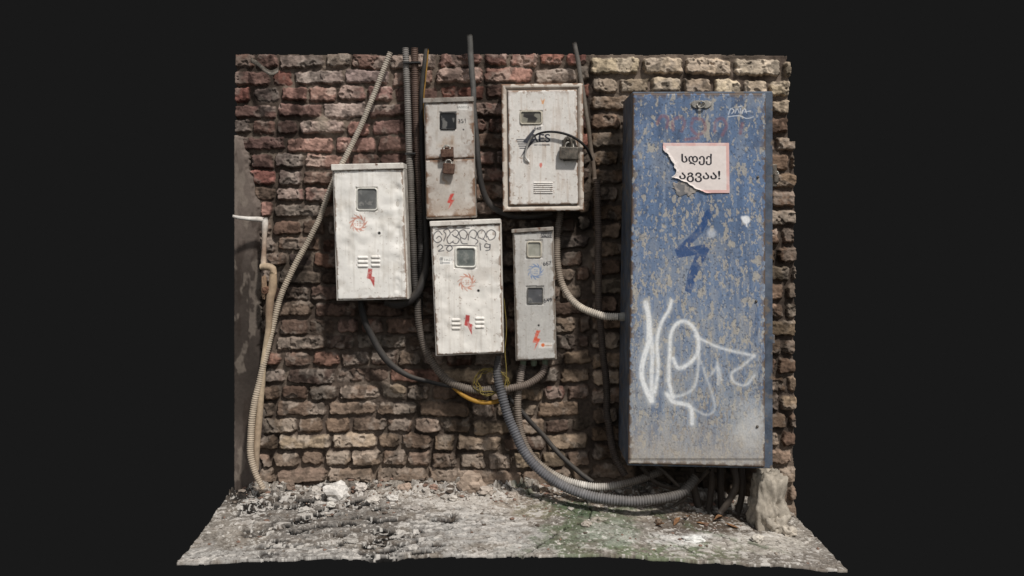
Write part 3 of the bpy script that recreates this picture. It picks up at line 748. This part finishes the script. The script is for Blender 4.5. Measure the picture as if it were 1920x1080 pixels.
cv.h-=0.003*sm(3,0,np.abs(Y-862)); cv.paint(sm(2.2,0.6,np.abs(Y-863)),C(50,48,48),0.6)
cv.build('door',dK,M_blue,K,0.014,label='blue flaking door with white spray graffiti and lightning bolt')
sg=Cv([(1243,268),(1367,268),(1368,362),(1244,362)],0.6); X,Y=sg.PX,sg.PY
sg.base(C(220,208,201),0.06,71)
PK=C(206,150,142)
bx=((sg.e<5.5)).astype(float); sg.paint(bx,PK,0.7); sg.paint(sm(.45,.65,fbm(X,Y,20,4,72)),C(226,218,212),0.35)
INKS=C(30,30,38)
tear=np.interp(Y,[268,282,292,302,312,320,332,342,352,362],[1236,1246,1252,1260,1264,1268,1262,1286,1300,1324])+(fbm(X,Y,9,3,74)-.5)*10
sg.text('სდექ',1306,299,21,INKS,1.0,0.75,width=56); sg.text('აგვაა!',1312,331,21,INKS,1.0,0.75,width=76)
keep=X>tear
sg.paint(sm(3,0.5,X-tear),C(232,228,222),0.6)
km=keep[:-1,:-1]&keep[1:,1:]
Vs=P(X,Y,dK+0.0045+0.001*fbm(X,Y,14,2,75)); Vs[...,1]-=0.004*sm(8,0,X-tear)
grid('warning_sign',Vs,sg.c,M_paper,K,fmask=km,skirt=0.0008,label='torn pink and white paper sign with black lettering')
sg=Cv([(1244,332),(1330,332),(1330,388),(1244,388)],0.8); X,Y=sg.PX,sg.PY
sg.base(C(112,110,110),0.2,76,10); nn=np.hypot((X-1284)/46,(Y-352)/24)+(fbm(X,Y,14,4,77)-.5)*1.2; sg.paint(sm(.5,.6,fbm(X,Y,7,3,78)),C(166,156,146),0.7)
km=(nn<0.66)[:-1,:-1]
grid('sign_residue',P(X,Y,dK+0.0032),sg.c,M_paper,K,fmask=km,skirt=0.0005,label='brown paper residue')
ang=np.linspace(0,2*math.pi,20,endpoint=False)
ex=1315+20*np.cos(ang); ey=196+9*np.sin(ang)*np.abs(np.cos(ang/1.0))**0.3+2*np.sin(ang)
o=P(ex,ey,dK+0.001); i2=P(1315+(ex-1315)*.86,196+(ey-196)*.8,dK+0.008)
F=[(j,20+j,20+(j+1)%20,(j+1)%20) for j in range(20)]+[tuple(range(39,19,-1))]
mk('lock_plate',np.concatenate([o,i2]),F,B_steel,K,smooth=False)
tube('lock_ring',[(1307,197,dK+.01,1.6),(1310,191,dK+.014,1.6),(1318,190,dK+.016,1.6),(1323,195,dK+.016,1.6),(1319,201,dK+.016,1.6),(1311,202,dK+.014,1.6),(1307,198,dK+.01,1.6)],B_steel,parent=K,label='',sides=8,dust=0)
for (hx,hy) in ((1421,332),(1418,565),(1420,800)):
    a=np.linspace(0,2*math.pi,12,endpoint=False); V1=P(hx+2.6*np.cos(a),hy+3*np.sin(a),dK+0.001); V2=P(hx+2*np.cos(a),hy+2.2*np.sin(a),dK+0.006)
    mk('rivet',np.concatenate([V1,V2]),[(j,12+j,12+(j+1)%12,(j+1)%12) for j in range(12)]+[tuple(range(23,11,-1))],B_metal,K)
boxq('side_latch',[(1448,308),(1457,308),(1457,350),(1448,350)],0.36,0.42,B_metal,K,0.003)
padlock(K,1456,334,9,18,0.40,B_metal,0,3)
boxq('hinge',[(1448,628),(1453,628),(1453,644),(1448,644)],0.38,0.43,B_blue,K,0.002)
tube('side_gland',[(1158,594,0.25,6),(1166,594,0.25,8),(1172,594,0.25,8),(1182,594,0.25,6)],parent=K,label='',cols=(C(150,146,138),),sides=10,dust=0)

# ================================================================= CABLES
CG='cables and conduits running along the wall'
GR=C(112,107,102); DK=C(50,47,45); BR=C(92,80,71); BLK=C(32,31,31)
def cab(name,pts,label,cols,ridge=0.0,**k):
    return tube(name,pts,label=label,cat='conduit' if name=='conduit' else 'cable',cols=cols,ridge=ridge,group=CG,**k)
cab('conduit',[(732,98,.05,5),(700,180,.05,5),(664,262,.05,5),(636,318,.045,5),(618,356,.05,5),(590,430,.05,5.2),(556,492,.06,5.5),(530,545,.07,5.5),(514,600,.09,5.5),(500,660,.11,5.5),(484,725,.13,6),(472,790,.14,6),(470,845,.15,6),(478,885,.16,5.6),(494,917,.17,5)],'beige corrugated conduit slanting down across the bricks',(C(162,151,137),C(156,146,133),C(152,140,124),C(160,146,128),C(158,143,125)),0.11)
cab('conduit',[(760,90,.05,6),(763,180,.05,6),(768,290,.06,6),(772,400,.07,6),(776,500,.08,6),(782,560,.09,6),(786,610,.09,6.5),(800,660,.09,7),(830,705,.1,7),(870,726,.11,7),(905,731,.12,7),(930,727,.12,6.5)],'grey corrugated conduit looping beneath the white meter boxes',(GR,GR,C(92,86,80),DK,C(102,92,83),C(92,84,76)),0.11)
cab('conduit',[(777,90,.045,6.5),(779,180,.045,6.5),(783,290,.045,6.5),(788,400,.045,6.5),(790,470,.05,6.5),(787,550,.05,6),(788,600,.05,6)],'dark brown corrugated conduit running straight down the wall',(C(90,72,62),C(78,62,54),DK,DK),0.1)
cab('cable',[(800,90,.06,4.5),(793,150,.06,5),(791,240,.06,5),(794,340,.05,5),(798,420,.06,5),(800,480,.08,6),(794,520,.11,7),(778,555,.13,8),(750,570,.13,8),(722,566,.12,7)],'black cable curling under the white meter box',(C(66,62,57),BLK,BLK,BLK,C(44,40,38)))
cab('cable',[(803,92,.07,1.3),(797,150,.075,1.3),(795,200,.075,1.3),(798,300,.04,1.3)],'thin yellow wire beside the dark conduits',(C(140,104,44),C(104,80,44)),dust=0)
cab('cable',[(880,65,.05,5.5),(884,120,.06,5.5),(889,200,.1,5),(896,290,.12,5),(904,350,.1,5.5),(922,385,.08,5.5),(955,404,.07,5.5),(1000,406,.06,5),(1035,400,.06,5)],'dark grey cable dropping between two meter boxes',(C(84,82,78),C(66,64,62),DK,C(56,53,50)))
cab('cable',[(1077,80,.05,4.2),(1085,125,.06,4.4),(1094,175,.08,4),(1102,230,.1,4),(1109,285,.09,4),(1115,335,.07,4)],'thin grey cable running down beside the beige box',(C(84,80,76),C(96,88,78),C(112,98,86)))
cab('conduit',[(1119,338,.06,6.5),(1121,400,.06,6.5),(1122,480,.06,6.5),(1122,560,.07,6.5),(1129,640,.07,6.5),(1136,720,.07,6.5),(1140,790,.08,6.5),(1150,850,.1,6.5),(1172,892,.13,6.5)],'dark brown corrugated conduit hanging beside the blue cabinet',(C(88,77,70),BR,C(60,52,46),C(70,60,54)),0.1)
cab('conduit',[(1051,398,.07,6),(1045,440,.08,6),(1046,495,.1,6.2),(1060,545,.13,6.2),(1090,577,.18,6.2),(1128,591,.22,6.5),(1164,594,.25,6)],'tan corrugated conduit curving from beige box into the cabinet',(C(100,90,81),C(112,101,90),C(136,123,109),C(190,179,163),C(186,178,167)),0.12)
cab('cable',[(676,562,.12,5),(680,585,.11,6),(692,620,.1,6),(722,672,.09,6.5),(760,702,.09,5),(800,714,.09,4),(850,724,.1,4),(900,733,.11,4)],'black cable sagging from under the white meter box',(BLK,DK,BLK,BLK))
cab('conduit',[(934,668,.12,5),(932,700,.15,7.5),(942,742,.17,8.5),(958,795,.19,8.5),(985,850,.22,8.5),(1025,892,.26,8.5),(1080,922,.31,8.5),(1150,937,.36,8.5),(1220,937,.37,8.5),(1275,926,.34,8),(1305,895,.30,8)],'thick grey-blue corrugated conduit sweeping down to the cabinet',(C(62,60,60),C(76,76,79),C(84,84,88),C(102,101,102),C(90,87,85),C(60,56,53)),0.11,pitch=0.013)
cab('conduit',[(981,684,.09,6),(974,715,.1,6.5),(971,760,.11,6.5),(977,810,.12,6.5),(995,852,.15,6.5),(1035,888,.2,6.5),(1085,908,.25,6.5),(1140,912,.28,6.5),(1195,900,.28,6.5),(1240,884,.25,6.5)],'dusty brown corrugated conduit from narrow box to the cabinet',(C(104,95,88),C(112,101,91),C(98,87,77),C(130,120,108),C(196,190,181),C(96,88,81),C(66,60,55)),0.12)
cab('cable',[(952,742,.1,4),(980,775,.1,4.5),(1015,812,.1,4.5),(1050,852,.13,4.5),(1085,885,.17,4.5),(1112,905,.2,4.5)],'black cable running diagonally down to the ground',(BLK,C(50,46,43),BLK))
cab('conduit',[(1023,684,.09,6),(1014,704,.1,6.5),(990,720,.12,6.5),(955,728,.14,6.5),(920,732,.13,6)],'short brown conduit looping from the narrow grey box',(C(88,77,70),C(100,88,79),C(88,79,72)),0.11)
tube('cable',[(828,700,.08,2.5),(845,722,.09,3.4),(870,742,.11,3.8),(900,754,.12,4.0),(930,753,.12,4.0),(950,742,.12,3.6)],B_yellow,'yellow cable hanging below the marked white box','cable',group=CG,dust=0)
coil=[]
for k in range(46):
    a=k*0.62; coil.append((922+30*math.cos(a)+5*math.sin(k*1.7),716+22*math.sin(a)+5*math.cos(k*2.3),0.14+0.012*math.sin(k*0.9),0.9))
tube('wire_coil',coil,B_wire,'loose coil of thin olive-yellow wire under the white box','wire coil',sides=6,dust=0)
tube('cable',[(945,560,.2,1.0),(950,610,.17,1.0),(946,660,.15,1.0),(950,705,.15,1.0),(940,740,.15,1.0)],B_wire,'thin olive wire hanging behind the white box','cable',group=CG,sides=6,dust=0)
cab('cable',[(992,303,dC+.012,1.7),(985,294,dC+.02,1.7),(988,276,dC+.024,1.7),(998,259,dC+.028,1.8),(1018,249,dC+.032,2.0),(1044,247,dC+.036,2.2),(1076,258,dC+.034,2.4),(1098,275,dC+.01,2.4),(1110,300,.12,2.4)],'black wire looped across the beige box door',(C(214,210,204),C(150,146,140),BLK,BLK,BLK,BLK,BLK,BLK),dust=0)
for i,pts in enumerate(([(1200,872,.3,4),(1230,905,.26,4),(1290,915,.24,4),(1330,880,.3,4)],[(1225,870,.3,3),(1260,900,.3,3),(1285,930,.3,3),(1262,950,.3,3)],[(1376,875,.3,6),(1380,910,.3,6),(1366,940,.3,6),(1350,962,.3,5)],[(1332,872,.22,6),(1334,910,.2,6),(1328,958,.2,6)],[(1296,872,.22,7),(1300,910,.18,7),(1310,950,.18,7)],[(1350,872,.15,6),(1352,960,.15,6)],[(1390,875,.2,6),(1392,920,.2,6),(1384,960,.2,6)])):
    cab('cable',pts,'dark dusty cable tangled beneath the blue cabinet',(C(44,38,34),C(58,50,43),C(48,42,37)))
for (x,y,w,d) in ((769,289,10,.07),(772,118,16,.06)):
    o=boxq('cable_tie',[(x-w,y-2),(x+w,y-3),(x+w,y),(x-w,y+1)],d-0.04,d+0.018,B_black,None,0.001); meta(o,'black plastic tie around the wall conduits','cable tie')
# ================================================================= WATER PIPE
Wp=thing('water_pipe',P(484,885,.12),'corroded tan water pipe with bent white spout','pipe')
tube('spout',[(436,405,.16,2.5),(448,408,.15,3.5),(466,410,.12,4),(484,411,.1,5),(496,413,.09,5)],parent=Wp,label='pale horizontal spout',cols=(C(190,184,176),C(206,200,192),C(196,186,175)),sides=10)
tube('upper_pipe',[(496,408,.09,5.5),(497,420,.09,6),(496,440,.09,4.8),(495,470,.09,4.4),(494,490,.09,5.2),(494,503,.09,5)],parent=Wp,label='pale painted riser',cols=(C(206,199,190),C(180,164,148),C(146,122,104),C(196,179,158)),sides=10)
tube('elbow',[(490,500,.09,6),(500,500,.1,7),(511,503,.11,6.5),(513,514,.11,6)],parent=Wp,label='',cols=(C(176,156,130),C(160,138,114)),sides=12)
tube('lower_pipe',[(512,510,.11,6.5),(511,540,.11,8),(507,562,.11,7.5),(503,610,.11,6),(499,650,.11,5.5),(493,690,.115,5.5),(488,760,.12,6.5),(483,820,.12,6.5),(480,880,.12,5)],parent=Wp,label='tan rusted lower pipe',cols=(C(170,147,120),C(132,111,92),C(176,158,132),C(166,148,124),C(154,134,112),C(144,128,110)),sides=12)
for nm,a_ in (('valve',(499,552,.11,.05,.05,.05,C(96,72,58),None,5,3,0.2)),('coupling',(495,560,.11,.03,.14,.03,C(130,108,88),None,8,3,0.2))):
    o=rock(nm,*a_,parent=Wp)
    for kk in ('category','label'):
        if kk in o: del o[kk]
s1=smooth_pts([(470,112,.04),(482,118,.07),(494,128,.1),(508,136,.11),(522,130,.1)],5)
V1=P(s1[:,0],s1[:,1]-4,s1[:,2]); V2=P(s1[:,0],s1[:,1]+5,s1[:,2]+0.02); n=len(s1)
V=np.concatenate([V1,V2]); F=[(j,j+n,j+n+1,j+1) for j in range(n-1)]
sc=mk('metal_scrap',V,F,B_metal,None); md=sc.modifiers.new('s','SOLIDIFY'); md.thickness=0.004
meta(sc,'bent rusty metal strip stuck in the brickwork','metal strip')

# ================================================================= STONES
def solid_floor_py(px_,d):
    x=(px_-960)/S*(D-d)/D; z=gz(x,d); return HY+(H0-z)*S/((D-d)/D)
rock('stone_block',1441,1003,.30,.185,.35,.2,C(150,141,128),'rough grey-tan masonry block propping the blue cabinet',4,5,0.45,cat='stone block',rough=0.36)
rock('stone_block',1455,1004,.34,.14,.13,.14,C(160,151,138),'lower pale lump of masonry under the stone block',7,4,0.4,cat='stone block',rough=0.4)
rk=[(632,.16,.13,.095,C(206,200,192)),(592,.1,.06,.05,C(186,178,168)),(884,.1,.14,.11,C(160,142,126)),(912,.14,.08,.05,C(170,158,146)),(676,.12,.06,.045,C(196,186,176)),(760,.1,.07,.045,C(166,146,130)),(812,.09,.05,.035,C(150,124,110)),(700,.22,.07,.035,C(190,182,172)),(545,.1,.05,.04,C(120,104,92)),(735,.2,.06,.03,C(200,194,186)),(1235,.42,.035,.03,C(110,94,80)),(1480,.4,.07,.05,C(180,170,156)),(1420,.55,.06,.04,C(190,182,170)),(1300,.6,.1,.03,C(212,210,204)),(660,.65,.06,.02,C(160,154,146)),(1020,.12,.05,.03,C(146,128,112)),(570,.3,.06,.03,C(180,174,166)),(960,.16,.05,.03,C(170,158,146)),(780,.3,.06,.03,C(160,152,144)),(1100,.5,.05,.025,C(166,156,144)),(850,.2,.05,.03,C(190,182,172)),(620,.24,.05,.03,C(200,194,184))]
for i,(x,d,w,h,c) in enumerate(rk):
    rock('rubble_stone',x,solid_floor_py(x,d)+1,d,w,h,w*.7,c*0.92,'pale angular rubble stone lying on the dusty ground' if c.mean()>0.35 else 'brown broken masonry crumb lying on the ground',i+10,3,0.35,group='rubble stones on the ground',rough=0.45)
for i,(x,d,a) in enumerate(((1350,.33,.4),(1290,.35,1.3),(1236,.45,2.2),(1318,.4,.1),(1372,.38,2.8),(1270,.42,.9))):
    z=gz((x-960)/S*(D-d)/D,d); c0=np.array([(x-960)/S*(D-d)/D,-d,z+0.012]); L=.035
    pr=[0,.5,.9,1,.7,.3,0]; V=[];F=[]
    for j,q in enumerate(pr):
        t=j/6; w=.013*q+.0005
        for sd_ in (-1,0,1):
            lx=(t-.5)*L*2; ly=sd_*w; lz=abs(sd_)*.008*q+.012*math.sin(t*3+i)
            V.append(c0+np.array([lx*math.cos(a)-ly*math.sin(a),lx*math.sin(a)+ly*math.cos(a),lz]))
    for j in range(6):
        for k in range(2): b=j*3+k; F.append((b,b+3,b+4,b+1))
    ob=mk('dry_leaf',V,F,B_leaf,None); meta(ob,'curled brown dry leaf on the ground','leaf','dry leaves under the cabinet')

# ================================================================= BACKDROP
bd=bpy.data.materials.new('dark_backdrop'); bd.use_nodes=True; b=bd.node_tree.nodes['Principled BSDF']
b.inputs['Base Color'].default_value=(0,0,0,1); b.inputs['Roughness'].default_value=1; b.inputs['Specular IOR Level'].default_value=0
b.inputs['Emission Strength'].default_value=1.0  # added plane glows evenly dark, hiding the sky that lights the wall
n1=bd.node_tree.nodes.new('ShaderNodeRGB'); n1.outputs[0].default_value=(*C(25,25,25),1); bd.node_tree.links.new(n1.outputs[0],b.inputs['Emission Color'])
V=np.array([(-30,3,-15),(30,3,-15),(30,3,20),(-30,3,20)],float)
o=mk('backdrop',V,[(0,1,2,3)],bd,None,smooth=False); meta(o,'plain dark charcoal self-lit backdrop added to hide the sky','backdrop',kind='structure')

# ================================================================= LIGHT + CAMERA
sv=Vector((0.5,-1.0,1.4)).normalized()
ld=bpy.data.lights.new('sun','SUN'); ld.energy=3.6; ld.angle=math.radians(3.5); ld.color=(1.0,0.975,0.94)
lo=bpy.data.objects.new('sun',ld); scene.collection.objects.link(lo); lo.rotation_euler=(-sv).to_track_quat('-Z','Y').to_euler(); lo.location=sv*8
w=bpy.data.worlds.new('World'); scene.world=w; w.use_nodes=True; nt=w.node_tree
sky=nt.nodes.new('ShaderNodeTexSky'); sky.sky_type='NISHITA'; sky.sun_disc=False
sky.sun_elevation=math.asin(sv.z); sky.sun_rotation=math.atan2(sv.x,sv.y)
hs=nt.nodes.new('ShaderNodeHueSaturation'); hs.inputs['Saturation'].default_value=0.25
nt.links.new(sky.outputs[0],hs.inputs['Color']); nt.links.new(hs.outputs[0],nt.nodes['Background'].inputs['Color'])
nt.nodes['Background'].inputs['Strength'].default_value=0.10
cd=bpy.data.cameras.new('camera'); co=bpy.data.objects.new('camera',cd); scene.collection.objects.link(co)
co.location=(0,-D,H0); co.rotation_euler=(math.radians(90),0,0)
cd.sensor_width=36; cd.lens=S*D/1920*36; cd.shift_y=-(540-HY)/1920; cd.clip_end=200
scene.camera=co
